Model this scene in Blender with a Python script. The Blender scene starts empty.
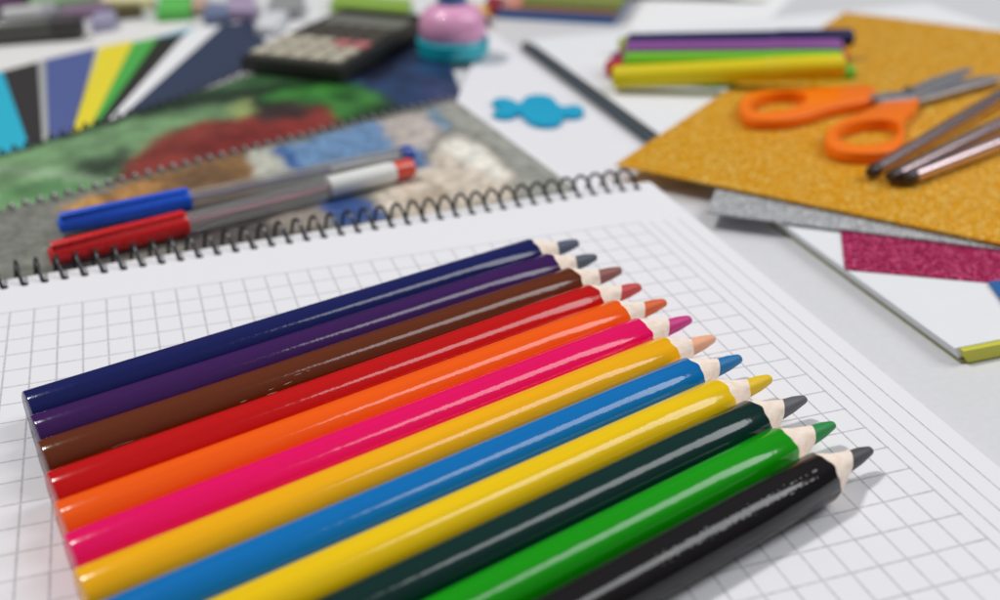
import bpy, bmesh, math, random
from mathutils import Vector, Matrix
random.seed(7)
C = bpy.context.scene.collection
S = 0.0016            # one working unit (a bit over a millimetre and a half) in metres
PZ = 6.0              # top of the squared page above the table, working units

# ------------------------------------------------------------------ camera
FPX = 1117.84
CAM = Vector((28.865, -203.951, 99.22 + PZ))
RM = Matrix(((0.94831816, 0.15045013, -0.27938759),
             (-0.31730383, 0.44041677, -0.83985198),
             (-0.00330886, 0.88509764, 0.46539362)))

def un(px, py, z=0.0):
    """point of the horizontal plane z seen at photograph pixel (px, py)"""
    d = RM @ Vector(((px - 500) / FPX, -(py - 300) / FPX, -1.0))
    k = (z - CAM.z) / d.z
    return CAM + d * k

def pix(p):
    v = RM.transposed() @ (Vector(p) - CAM)
    return (500 + FPX * v.x / -v.z, 300 - FPX * v.y / -v.z)

# ------------------------------------------------------------------ materials
def lin(c):
    def f(u):
        u /= 255.0
        return u / 12.92 if u <= 0.04045 else ((u + 0.055) / 1.055) ** 2.4
    return (f(c[0]), f(c[1]), f(c[2]), 1.0)

def base_mat(name):
    m = bpy.data.materials.new(name); m.use_nodes = True
    nt = m.node_tree
    return m, nt, nt.nodes['Principled BSDF']

def setp(b, **k):
    names = dict(rough='Roughness', metal='Metallic', coat='Coat Weight', coat_rough='Coat Roughness', ior='IOR',
                 trans='Transmission Weight', spec='Specular IOR Level', sub='Subsurface Weight')
    for a, v in k.items():
        b.inputs[names[a]].default_value = v

def nd(nt, t, **k):
    n = nt.nodes.new(t)
    for a, v in k.items(): setattr(n, a, v)
    return n

MATS = {}
def mat(name, rgb, vary=0.08, scale=900, bump=0.0, bump_scale=2500, rvary=0.06, **k):
    if name in MATS: return MATS[name]
    m, nt, b = base_mat(name)
    setp(b, **k)
    co = nd(nt, 'ShaderNodeTexCoord')
    no = nd(nt, 'ShaderNodeTexNoise'); no.inputs['Scale'].default_value = scale; no.inputs['Detail'].default_value = 4
    nt.links.new(co.outputs['Object'], no.inputs['Vector'])
    mx = nd(nt, 'ShaderNodeMix', data_type='RGBA')
    c = lin(rgb)
    mx.inputs['A'].default_value = tuple(max(0, x * (1 - vary)) for x in c[:3]) + (1,)
    mx.inputs['B'].default_value = tuple(min(1, x * (1 + vary)) for x in c[:3]) + (1,)
    nt.links.new(no.outputs['Fac'], mx.inputs['Factor'])
    nt.links.new(mx.outputs['Result'], b.inputs['Base Color'])
    r0 = b.inputs['Roughness'].default_value
    mr = nd(nt, 'ShaderNodeMapRange'); mr.inputs['To Min'].default_value = max(0.02, r0 - rvary); mr.inputs['To Max'].default_value = r0 + rvary
    nt.links.new(no.outputs['Fac'], mr.inputs['Value']); nt.links.new(mr.outputs['Result'], b.inputs['Roughness'])
    if bump:
        n2 = nd(nt, 'ShaderNodeTexNoise'); n2.inputs['Scale'].default_value = bump_scale; n2.inputs['Detail'].default_value = 3
        nt.links.new(co.outputs['Object'], n2.inputs['Vector'])
        bp = nd(nt, 'ShaderNodeBump'); bp.inputs['Strength'].default_value = bump; bp.inputs['Distance'].default_value = 0.0003
        nt.links.new(n2.outputs['Fac'], bp.inputs['Height']); nt.links.new(bp.outputs['Normal'], b.inputs['Normal'])
    MATS[name] = m
    return m

def paper(name='paper_white', rgb=(232, 232, 235)):
    return mat(name, rgb, vary=0.02, scale=120, bump=0.12, bump_scale=1400, rough=0.75, spec=0.25)

def lacquer(name, rgb, chips=False):
    """glossy pencil paint: faint long streaks and orange peel"""
    m, nt, b = base_mat(name)
    setp(b, rough=0.4, coat=0.8, coat_rough=0.11, spec=0.0)
    co = nd(nt, 'ShaderNodeTexCoord'); mp = nd(nt, 'ShaderNodeMapping')
    mp.inputs['Scale'].default_value = (18, 700, 700)
    nt.links.new(co.outputs['Object'], mp.inputs['Vector'])
    no = nd(nt, 'ShaderNodeTexNoise'); no.inputs['Scale'].default_value = 1.0; no.inputs['Detail'].default_value = 3
    nt.links.new(mp.outputs['Vector'], no.inputs['Vector'])
    mx = nd(nt, 'ShaderNodeMix', data_type='RGBA'); c = lin(rgb)
    mx.inputs['A'].default_value = tuple(x * 0.9 for x in c[:3]) + (1,)
    mx.inputs['B'].default_value = tuple(min(1, x * 1.1) for x in c[:3]) + (1,)
    nt.links.new(no.outputs['Fac'], mx.inputs['Factor'])
    res = mx.outputs['Result']
    n2 = nd(nt, 'ShaderNodeTexNoise'); n2.inputs['Scale'].default_value = 420; n2.inputs['Detail'].default_value = 2
    nt.links.new(co.outputs['Object'], n2.inputs['Vector'])
    bp = nd(nt, 'ShaderNodeBump'); bp.inputs['Strength'].default_value = 0.11; bp.inputs['Distance'].default_value = 0.0004
    nt.links.new(n2.outputs['Fac'], bp.inputs['Height'])
    nt.links.new(bp.outputs['Normal'], b.inputs['Normal']); nt.links.new(bp.outputs['Normal'], b.inputs['Coat Normal'])
    # handling dust / tiny scuffs in the paint
    n3 = nd(nt, 'ShaderNodeTexNoise'); n3.inputs['Scale'].default_value = 2600; n3.inputs['Detail'].default_value = 2
    nt.links.new(co.outputs['Object'], n3.inputs['Vector'])
    rp = nd(nt, 'ShaderNodeMapRange'); rp.inputs['From Min'].default_value = 0.7; rp.inputs['From Max'].default_value = 0.78; rp.inputs['To Max'].default_value = 0.25
    nt.links.new(n3.outputs['Fac'], rp.inputs['Value'])
    m2 = nd(nt, 'ShaderNodeMix', data_type='RGBA'); m2.inputs['B'].default_value = tuple(min(1, x * 0.6 + 0.15) for x in c[:3]) + (1,)
    nt.links.new(rp.outputs['Result'], m2.inputs['Factor']); nt.links.new(res, m2.inputs['A'])
    nt.links.new(m2.outputs['Result'], b.inputs['Base Color'])
    return m

def glitter(name, dark, mid, bright, cell=1500, metal=0.85, spread=1.1):
    m, nt, b = base_mat(name)
    setp(b, rough=0.42, metal=metal, spec=.3)
    co = nd(nt, 'ShaderNodeTexCoord')
    vo = nd(nt, 'ShaderNodeTexVoronoi'); vo.inputs['Scale'].default_value = cell
    nt.links.new(co.outputs['Object'], vo.inputs['Vector'])
    geo = nd(nt, 'ShaderNodeNewGeometry')
    sb = nd(nt, 'ShaderNodeVectorMath', operation='SUBTRACT'); sb.inputs[1].default_value = (0.5, 0.5, 0.5)
    nt.links.new(vo.outputs['Color'], sb.inputs[0])
    sc = nd(nt, 'ShaderNodeVectorMath', operation='SCALE'); sc.inputs['Scale'].default_value = spread
    nt.links.new(sb.outputs[0], sc.inputs[0])
    ad = nd(nt, 'ShaderNodeVectorMath', operation='ADD'); nt.links.new(sc.outputs[0], ad.inputs[0]); nt.links.new(geo.outputs['Normal'], ad.inputs[1])
    nm = nd(nt, 'ShaderNodeVectorMath', operation='NORMALIZE'); nt.links.new(ad.outputs[0], nm.inputs[0])
    nt.links.new(nm.outputs[0], b.inputs['Normal'])
    sx = nd(nt, 'ShaderNodeSeparateXYZ'); nt.links.new(vo.outputs['Color'], sx.inputs[0])
    cr = nd(nt, 'ShaderNodeValToRGB')
    e = cr.color_ramp.elements
    e[0].position = 0.0; e[0].color = lin(dark); e[1].position = 1.0; e[1].color = lin(bright)
    x = cr.color_ramp.elements.new(0.76); x.color = lin(mid)  # palest cells stand in for sparkle flashes, painted into the base colour
    nt.links.new(sx.outputs['X'], cr.inputs['Fac']); nt.links.new(cr.outputs['Color'], b.inputs['Base Color'])
    fl = nd(nt, 'ShaderNodeMapRange'); fl.inputs['From Min'].default_value = .76; fl.inputs['From Max'].default_value = .79
    nt.links.new(sx.outputs['Y'], fl.inputs['Value'])
    for key, lo, hi in (('Metallic', metal, .12), ('Roughness', .5, .22)):
        mr = nd(nt, 'ShaderNodeMapRange'); mr.inputs['To Min'].default_value = lo; mr.inputs['To Max'].default_value = hi
        nt.links.new(fl.outputs['Result'], mr.inputs['Value']); nt.links.new(mr.outputs['Result'], b.inputs[key])
    return m

# ------------------------------------------------------------------ mesh helpers (all take working units)
def link(name, bm, m, parent=None, smooth=False, loc=None):
    me = bpy.data.meshes.new(name)
    bmesh.ops.recalc_face_normals(bm, faces=bm.faces[:])
    for v in bm.verts: v.co *= S
    bm.to_mesh(me); bm.free()
    for k in (m if isinstance(m, (list, tuple)) else [m]): me.materials.append(k)
    if smooth:
        for p in me.polygons: p.use_smooth = True
        try: me.set_sharp_from_angle(angle=math.radians(38))
        except Exception: pass
    o = bpy.data.objects.new(name, me); C.objects.link(o)
    if parent: o.parent = parent
    if loc is not None: o.location = Vector(loc) * S
    return o

def tag(o, label, cat, group=None):
    o['label'] = label; o['category'] = cat
    if group: o['group'] = group
    return o

def thing(name, label, cat, loc=(0, 0, 0), rot=(0, 0, 0), group=None):
    o = bpy.data.objects.new(name, None); C.objects.link(o)
    o.empty_display_size = 0.01
    o.location = Vector(loc) * S; o.rotation_euler = rot
    return tag(o, label, cat, group)

def prism(bm, pts, z0, z1, bev=0.0, seg=2):
    """extruded outline; pts are (x, y); z0/z1 numbers"""
    vs = [bm.verts.new((p[0], p[1], z0)) for p in pts]
    f = bm.faces.new(vs)
    r = bmesh.ops.extrude_face_region(bm, geom=[f])
    nv = [g for g in r['geom'] if isinstance(g, bmesh.types.BMVert)]
    for v in nv: v.co.z = z1
    if bev:
        ed = list({e for v in nv + vs for e in v.link_edges})
        bmesh.ops.bevel(bm, geom=ed, offset=bev, segments=seg, affect='EDGES', profile=0.5, clamp_overlap=True)
    return nv

def slab(name, pts, z0, z1, m, parent=None, bev=0.0, seg=2, origin=None, smooth=None):
    o = Vector((0, 0, 0)) if origin is None else Vector(origin)
    bm = bmesh.new(); prism(bm, [(p[0] - o.x, p[1] - o.y) for p in pts], z0 - o.z, z1 - o.z, bev, seg)
    return link(name, bm, m, parent, smooth=bool(bev) if smooth is None else smooth, loc=None if (parent or origin is None) else o)

def flat_thing(name, label, cat, pts, z0, z1, m, bev=0.0, group=None, seg=2):
    cx = sum(p[0] for p in pts) / len(pts); cy = sum(p[1] for p in pts) / len(pts)
    o = slab(name, pts, z0, z1, m, None, bev, seg, origin=(cx, cy, z0))
    return tag(o, label, cat, group)

def lathe(bm, prof, seg=40, axis='X', cap0=True, cap1=True):
    """prof: (t, r) along the axis"""
    rings = []
    for t, r in prof:
        ring = []
        for i in range(seg):
            a = 2 * math.pi * i / seg
            c, s = r * math.cos(a), r * math.sin(a)
            ring.append(bm.verts.new((t, c, s) if axis == 'X' else (c, s, t)))
        rings.append(ring)
    fs = []
    for a, b in zip(rings, rings[1:]):
        for i in range(seg):
            j = (i + 1) % seg
            fs.append(bm.faces.new((a[i], a[j], b[j], b[i])))
    if cap0: fs.append(bm.faces.new(rings[0]))
    if cap1: fs.append(bm.faces.new(list(reversed(rings[-1]))))
    return fs

def tube(bm, pts, r, seg=8, closed=False):
    rings = []
    n = len(pts); up = Vector((0, 0, 1))
    for i, p in enumerate(pts):
        p = Vector(p)
        a = Vector(pts[max(i - 1, 0)]); b = Vector(pts[min(i + 1, n - 1)])
        t = (b - a).normalized()
        u = t.cross(up)
        if u.length < 1e-3: u = t.cross(Vector((1, 0, 0)))
        u.normalize(); w = t.cross(u)
        rr = r[i] if isinstance(r, (list, tuple)) else r
        rings.append([bm.verts.new(p + (u * math.cos(2 * math.pi * k / seg) + w * math.sin(2 * math.pi * k / seg)) * rr) for k in range(seg)])
    for a, b in zip(rings, rings[1:]):
        for k in range(seg):
            j = (k + 1) % seg
            bm.faces.new((a[k], a[j], b[j], b[k]))
    bm.faces.new(rings[0]); bm.faces.new(rings[-1])

def box(bm, x0, x1, y0, y1, z0, z1, bev=0.0, seg=2):
    prism(bm, [(x0, y0), (x1, y0), (x1, y1), (x0, y1)], z0, z1, bev, seg)

def quadpts(pl, z):
    return [un(x, y, z) for x, y in pl]

# ------------------------------------------------------------------ table
tm, nt, b = base_mat('table_laminate')
setp(b, rough=0.42, spec=0.35)
co = nd(nt, 'ShaderNodeTexCoord')
n1 = nd(nt, 'ShaderNodeTexNoise'); n1.inputs['Scale'].default_value = 9; n1.inputs['Detail'].default_value = 6
n2 = nd(nt, 'ShaderNodeTexNoise'); n2.inputs['Scale'].default_value = 420; n2.inputs['Detail'].default_value = 3
ad = nd(nt, 'ShaderNodeMath', operation='ADD')
for n in (n1, n2): nt.links.new(co.outputs['Object'], n.inputs['Vector'])
nt.links.new(n1.outputs['Fac'], ad.inputs[0]); nt.links.new(n2.outputs['Fac'], ad.inputs[1])
mr = nd(nt, 'ShaderNodeMapRange'); mr.inputs['From Min'].default_value = 0.6; mr.inputs['From Max'].default_value = 1.4
mx = nd(nt, 'ShaderNodeMix', data_type='RGBA'); mx.inputs['A'].default_value = lin((211, 211, 214)); mx.inputs['B'].default_value = lin((220, 220, 223))
nt.links.new(ad.outputs[0], mr.inputs['Value']); nt.links.new(mr.outputs['Result'], mx.inputs['Factor']); nt.links.new(mx.outputs['Result'], b.inputs['Base Color'])
bm = bmesh.new(); box(bm, -500, 800, -420, 760, -18, 0)
tb = link('table_surface', bm, tm); tb['kind'] = 'structure'

# ------------------------------------------------------------------ squared notebook
CW, RH = 4.2974, 5.6
gm, nt, b = base_mat('squared_paper')
setp(b, rough=0.72, spec=0.25)
co = nd(nt, 'ShaderNodeTexCoord'); sx = nd(nt, 'ShaderNodeSeparateXYZ'); nt.links.new(co.outputs['Object'], sx.inputs[0])
wob = nd(nt, 'ShaderNodeTexNoise'); wob.inputs['Scale'].default_value = 900; nt.links.new(co.outputs['Object'], wob.inputs['Vector'])
def M2(op, a, bb=None):
    n = nd(nt, 'ShaderNodeMath', operation=op)
    for i, v in enumerate((a, bb)):
        if v is None: continue
        if isinstance(v, (int, float)): n.inputs[i].default_value = v
        else: nt.links.new(v, n.inputs[i])
    return n.outputs[0]
def gridline(coord, pitch, halfw, nm=None):
    q = M2('DIVIDE', coord, pitch * S)
    if nm: q.node.name = 'pitch'
    fr = M2('FRACT', M2('ADD', q, 0.5))
    d = M2('MULTIPLY', M2('ABSOLUTE', M2('SUBTRACT', fr, 0.5)), pitch)      # distance to line, units
    if nm: d.node.name = 'dist'
    r = nd(nt, 'ShaderNodeMapRange', interpolation_type='SMOOTHSTEP'); r.inputs['From Min'].default_value = halfw * 0.5; r.inputs['From Max'].default_value = halfw * 1.6
    r.inputs['To Min'].default_value = 1; r.inputs['To Max'].default_value = 0
    nt.links.new(d, r.inputs['Value']); return r.outputs['Result']
lx = gridline(sx.outputs['X'], CW, 0.155, 'x'); ly = gridline(sx.outputs['Y'], RH, 0.155)
inx = M2('LESS_THAN', sx.outputs['X'], (30 * CW + 0.25) * S); iny = M2('LESS_THAN', sx.outputs['Y'], 0.25 * S)
inx.node.name = 'cols'
rw = M2('MULTIPLY', ly, 1.0); rw.node.name = 'rows'
ln = M2('MULTIPLY', M2('MULTIPLY', M2('MAXIMUM', lx, rw), inx), iny)
ink = M2('MULTIPLY', ln, M2('ADD', 0.12, M2('MULTIPLY', wob.outputs['Fac'], 0.66)))
mx = nd(nt, 'ShaderNodeMix', data_type='RGBA'); mx.inputs['A'].default_value = lin((232, 231, 235)); mx.inputs['B'].default_value = lin((120, 118, 128))
nt.links.new(ink, mx.inputs['Factor']); nt.links.new(mx.outputs['Result'], b.inputs['Base Color'])
nb = nd(nt, 'ShaderNodeTexNoise'); nb.inputs['Scale'].default_value = 1300; nb.inputs['Detail'].default_value = 4; nt.links.new(co.outputs['Object'], nb.inputs['Vector'])
nl = nd(nt, 'ShaderNodeTexNoise'); nl.inputs['Scale'].default_value = 14; nl.inputs['Detail'].default_value = 1; nt.links.new(co.outputs['Object'], nl.inputs['Vector'])
bp = nd(nt, 'ShaderNodeBump'); bp.inputs['Strength'].default_value = 0.1; bp.inputs['Distance'].default_value = 0.0003; nt.links.new(nb.outputs['Fac'], bp.inputs['Height'])
bp2 = nd(nt, 'ShaderNodeBump'); bp2.inputs['Strength'].default_value = 0.25; bp2.inputs['Distance'].default_value = 0.002; nt.links.new(nl.outputs['Fac'], bp2.inputs['Height']); nt.links.new(bp.outputs['Normal'], bp2.inputs['Normal'])
nt.links.new(bp2.outputs['Normal'], b.inputs['Normal'])
GRID = gm
hole_m = mat('punched_hole', (40, 38, 40), rough=0.9, spec=0.1)
wire_m = mat('dark_wire', (62, 62, 64), rough=0.35, metal=0.6)
wire_lt = mat('grey_wire', (150, 150, 148), rough=0.4, metal=0.4)
PAPER = paper()
def ruled(xl):
    """the printed last line of a lower sheet, just outside the edge of the sheet above"""
    m = GRID.copy(); m.name = 'ruled_margin'
    m.node_tree.nodes['rows'].inputs[1].default_value = -10.0
    m.node_tree.nodes['cols'].inputs[1].default_value = (xl + .4) * S
    q = m.node_tree.nodes['pitch']; q.operation = 'MULTIPLY_ADD'; q.inputs[1].default_value = 1 / (100 * S); q.inputs[2].default_value = -xl / 100
    m.node_tree.nodes['dist'].inputs[1].default_value = 100
    return m

def edge_y(x): return 14.9 + (x + 2.6) * 0.0522
nbk = thing('spiral_notebook', 'open squared notebook with dark wire spiral lying under the row of coloured pencils', 'notebook')
XR = (131.2, 134.6, 138.1, 142.2); ZT = (PZ, PZ - 0.18, PZ - 0.36, PZ - 0.54); ZB = (PZ - 0.16, PZ - 0.34, PZ - 0.52, 0.0)
holes = []
x = -58.0
while x < 127.5:
    holes.append(x); x += 3.75
# the spiral reaches the far corner of the whole block
hx = []
x = -58.0
while x < 139.5:
    hx.append(x); x += 3.75
HOLE_IN = 3.6
for k in range(4):
    bm = bmesh.new()
    xr = XR[k]
    pts = [(-62, -136), (xr, -136), (xr, edge_y(xr) - 0.8), (xr - 0.8, edge_y(xr)), (-62, edge_y(-62))]
    prism(bm, pts, ZB[k], ZT[k], 0.03, 1)
    mats = [GRID if k == 0 else ruled(XR[k - 1] + 0.4)]
    o = link('page_sheet', bm, mats, nbk)
    if k == 0: o['label'] = 'top squared sheet with thin grey printed lines'
bm = bmesh.new()
for hxx in hx:
    y = edge_y(hxx) - HOLE_IN
    bmesh.ops.create_circle(bm, cap_ends=True, segments=14, radius=0.78, matrix=Matrix.Translation((hxx + 0.15, y, PZ + 0.03)))
link('hole_row', bm, hole_m, nbk)
def coil(name, parent, x0, x1, pitch, yfun, zc, r, wr, m, phase=0.0, steps=22):
    bm = bmesh.new()
    n = int((x1 - x0) / pitch * steps)
    pts = []
    for i in range(n + 1):
        t = i / steps
        a = phase + 2 * math.pi * t
        x = x0 + pitch * t + random.uniform(-0.03, 0.03)
        yy, zz = yfun(x)
        pts.append((x, yy + r * math.cos(a), zz + zc + r * math.sin(a)))
    tube(bm, pts, wr, 8)
    return link(name, bm, m, parent, smooth=True)
# phase pi = wire passing through the hole on the page side of the edge
CR = 4.0
zc = PZ - 0.9
coil('spiral_coil', nbk, hx[0], hx[-1] + 0.2, 3.75, lambda x: (edge_y(x) - HOLE_IN + CR * 0.97, 0), zc, CR, 0.38, wire_m, phase=math.pi + 0.22)

# ------------------------------------------------------------------ coloured pencils
WOOD = None
def wood_mat():
    m, nt, b = base_mat('bare_wood'); setp(b, rough=0.65, spec=0.25)
    co = nd(nt, 'ShaderNodeTexCoord'); mp = nd(nt, 'ShaderNodeMapping'); mp.inputs['Scale'].default_value = (60, 900, 900)
    no = nd(nt, 'ShaderNodeTexNoise'); no.inputs['Scale'].default_value = 1; no.inputs['Detail'].default_value = 4
    nt.links.new(co.outputs['Object'], mp.inputs['Vector']); nt.links.new(mp.outputs['Vector'], no.inputs['Vector'])
    cr = nd(nt, 'ShaderNodeValToRGB'); e = cr.color_ramp.elements
    e[0].position = 0.25; e[0].color = lin((240, 214, 194)); e[1].position = 0.6; e[1].color = lin((253, 238, 224))
    nt.links.new(no.outputs['Fac'], cr.inputs['Fac']); nt.links.new(cr.outputs['Color'], b.inputs['Base Color'])
    bp = nd(nt, 'ShaderNodeBump'); bp.inputs['Strength'].default_value = 0.2; bp.inputs['Distance'].default_value = 0.0003
    nt.links.new(no.outputs['Fac'], bp.inputs['Height']); nt.links.new(bp.outputs['Normal'], b.inputs['Normal'])
    return m
WOOD = wood_mat()
PR = 3.66
PENCILS = [  # colour word, body colour, lead colour, tip pixel, heading, label
    ('navy', (16, 24, 88), (84, 90, 112), (577, 243), 16.6, 'navy blue pencil with slate tip, farthest of the row of twelve'),
    ('purple', (59, 20, 86), (86, 92, 104), (595, 257), 16.8, 'dark purple pencil with grey tip between navy and brown pencils'),
    ('brown', (100, 42, 14), (148, 92, 86), (617, 269), 17.2, 'brown pencil with chipped paint between purple and red pencils'),
    ('red', (196, 4, 6), (205, 72, 74), (639, 287), 17.3, 'red pencil between brown and orange pencils'),
    ('orange', (252, 92, 4), (226, 104, 52), (662, 301), 17.5, 'bright orange pencil between red and pink pencils'),
    ('pink', (236, 0, 98), (206, 56, 136), (687, 318), 17.6, 'hot pink pencil between orange and amber pencils'),
    ('amber', (250, 178, 8), (246, 178, 140), (710, 337), 17.7, 'amber yellow pencil with peach tip beside the blue pencil'),
    ('blue', (0, 112, 184), (24, 116, 176), (737, 357), 17.7, 'sky blue pencil with blue tip between two yellow pencils'),
    ('yellow', (242, 200, 8), (236, 196, 24), (766, 377), 17.7, 'lemon yellow pencil with yellow tip beside dark green pencil'),
    ('forest', (3, 44, 40), (98, 98, 104), (801, 397), 17.8, 'very dark green pencil with grey tip'),
    ('green', (14, 150, 4), (34, 140, 68), (832, 424), 17.8, 'bright grass green pencil with green tip'),
    ('black', (22, 19, 21), (78, 78, 82), (870, 450), 17.9, 'black pencil with black tip, nearest of the row of twelve'),
]
LEN = 108.3
prev = None
for i, (w, bc, lc, tip, head, lab) in enumerate(PENCILS):
    p = un(tip[0], tip[1], PZ + PR)
    a = math.radians(head)
    d = Vector((math.cos(a), math.sin(a), 0))
    q = p - d * LEN
    if prev is not None:                         # keep neighbours touching, not overlapping, at both ends
        pq, pp = prev
        for _ in range(3):
            nrm = Vector((-d.y, d.x, 0))
            gq = (pq - q).dot(nrm); gp = (pp - p).dot(nrm)
            if gq < 2 * PR + 0.02: q = q - nrm * (2 * PR + 0.02 - gq)
            if gp < 2 * PR + 0.02: p = p - nrm * (2 * PR + 0.02 - gp)
            d = (p - q).normalized()
    # the blunt ends were pushed into one straight line
    k_ = (5.4 + (-43.4 - q.y) * .1707 - q.x) / (d.x + d.y * .1707)
    q = q + d * k_
    prev = (q.copy(), p.copy())
    L = (p - q).length
    roll = 0.0 if w in ('brown', 'black') else random.uniform(0, 6.28)
    t = thing('coloured_pencil', lab, 'pencil', (q.x, q.y, PZ + PR), (roll, 0, math.atan2(d.y, d.x)), 'row of twelve coloured pencils')
    cone = 11.2 + random.uniform(-0.4, 0.4); lead = cone * (0.44 + random.uniform(-.03, .05))
    bm = bmesh.new()
    lathe(bm, [(0.0, PR - 0.28), (0.08, PR - 0.1), (0.3, PR), (L * 0.25, PR), (L * .5, PR), (L * 0.75, PR), (L - cone - 0.1, PR), (L - cone, PR - 0.07), (L - cone, PR - 0.5)], 56)
    ph = random.uniform(0, 6.28)
    for v in bm.verts:                            # the paint ends in a slightly uneven edge
        if v.co.x > L - cone - 0.3:
            th = math.atan2(v.co.z, v.co.y)
            v.co.x += .16 * math.sin(6 * th + ph) + .1 * math.sin(11 * th + 2 * ph) - .12
    link('body', bm, lacquer(w + '_lacquer', bc), t, smooth=True)
    rl0 = 0.46 * PR * 1.06; 
    bm = bmesh.new()
    rj = PR - 0.09
    rl = 1.42
    fs = lathe(bm, [(L - cone - 0.6, PR - .05), (L - cone - 0.05, rj), (L - cone * 0.9, rj - (rj - rl) * 0.18), (L - cone * 0.72, rj - (rj - rl) * 0.55), (L - lead, rl)], 40)
    tw = roll + random.uniform(-.35, .35); sk = random.uniform(.55, .8); tc, tn = sk * math.cos(tw), -sk * math.sin(tw)
    for v in bm.verts:                            # the knife cut is never quite square
        if v.co.x > L - lead - .01: v.co.x += (tc * v.co.y + tn * v.co.z) 
        if v.co.x < L - cone: v.co.x -= .05
    link('wood_cone', bm, WOOD, t, smooth=True)
    rt_ = 0.76 + random.uniform(-0.12, 0.12)
    bm = bmesh.new()
    lathe(bm, [(L - lead - 0.02, rl + 0.015), (L - lead * 0.5, (rl + rt_) / 2 + 0.12), (L - 0.4, rt_ + 0.05), (L - 0.1, rt_ * 0.92), (L, rt_ * 0.66)], 28)
    for v in bm.verts:
        f = (v.co.x - (L - lead)) / lead
        v.co.x += (tc * v.co.y + tn * v.co.z) * (-.2 if f > .8 else (1.0 if f < .1 else (.5 if f < .55 else 0)))
    link('lead_tip', bm, mat(w + '_lead', lc, rough=0.5, spec=0.35, bump=0.25, bump_scale=1800, vary=0.12, scale=1500), t, smooth=True)
    if w == 'black':
        foil = mat('worn_foil', (120, 118, 116), rough=.5, metal=.5, vary=.4, scale=4000)
        bm = bmesh.new(); rs = random.Random(5)
        xx = L - 44.0
        while xx < L - 15:
            wd = rs.uniform(.5, 1.0); hh = rs.choice((.55, .55, .8))
            if rs.random() > .12:
                for (u0, u1, v0, v1) in ((0, .22, -hh, hh), (0, wd, rs.choice((-hh, hh - .2, -.1)), None)):
                    if v1 is None: v1 = v0 + .2
                    vs = []
                    for uu, vv in ((u0, v0), (u1, v0), (u1, v1), (u0, v1)):
                        an = math.radians(118) + vv / PR
                        vs.append(bm.verts.new((xx + uu, (PR + .012) * math.cos(an), (PR + .012) * math.sin(an))))
                    bm.faces.new(vs)
            xx += wd + .45
        link('foil_stamp', bm, foil, t)
    if w == 'brown':
        # chips where the paint is scratched off
        chip = mat('bare_chip', (205, 170, 140), rough=0.7)
        bm = bmesh.new()
        for kx in range(8):
            cxx = random.choice((30, 31.5, 33, 34.5, 37.2, 38.6, 39.6, 41)) + random.uniform(-.6, .6)
            an = math.radians(random.uniform(32, 58) if cxx > 36 else random.uniform(8, 40) + (cxx - 30) * 3) + math.pi
            y = -PR * math.cos(an - math.pi); z = PR * math.sin(an - math.pi)
            nrm = Vector((0, y, z)).normalized(); tv = Vector((1, 0, 0)); bv = nrm.cross(tv)
            c0 = Vector((cxx, y, z)) + nrm * 0.015
            lx_, ly_ = random.uniform(.3, 1.1), random.uniform(.03, .08)
            vs = []
            for kk in range(7):
                aa = 2 * math.pi * kk / 7; rr = random.uniform(.6, 1.1)
                vs.append(bm.verts.new(c0 + tv * lx_ * math.cos(aa) * rr + bv * ly_ * math.sin(aa) * rr))
            bm.faces.new(vs)
        link('paint_chips', bm, chip, t)

# ------------------------------------------------------------------ printed picture covers
def in_poly(x, y, P):
    c = False; n = len(P)
    for i in range(n):
        x1, y1 = P[i]; x2, y2 = P[(i + 1) % n]
        if (y1 > y) != (y2 > y) and x < (x2 - x1) * (y - y1) / (y2 - y1) + x1: c = not c
    return c

def picture_mat(name, noise_amt=0.35, scale=160, rough=0.35, coat=0.0):
    m, nt, b = base_mat(name); setp(b, rough=rough, spec=0.4, coat=coat, coat_rough=0.1)
    at = nd(nt, 'ShaderNodeVertexColor'); at.layer_name = 'print'
    co = nd(nt, 'ShaderNodeTexCoord')
    no = nd(nt, 'ShaderNodeTexNoise'); no.inputs['Scale'].default_value = scale; no.inputs['Detail'].default_value = 8; no.inputs['Roughness'].default_value = 0.65
    nt.links.new(co.outputs['Object'], no.inputs['Vector'])
    mr = nd(nt, 'ShaderNodeMapRange'); mr.inputs['From Min'].default_value = 0.3; mr.inputs['From Max'].default_value = 0.7
    mr.inputs['To Min'].default_value = 1 - noise_amt; mr.inputs['To Max'].default_value = 1 + noise_amt
    nt.links.new(no.outputs['Fac'], mr.inputs['Value'])
    vm = nd(nt, 'ShaderNodeVectorMath', operation='SCALE'); nt.links.new(at.outputs['Color'], vm.inputs[0]); nt.links.new(mr.outputs['Result'], vm.inputs['Scale'])
    nt.links.new(vm.outputs[0], b.inputs['Base Color'])
    return m

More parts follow.
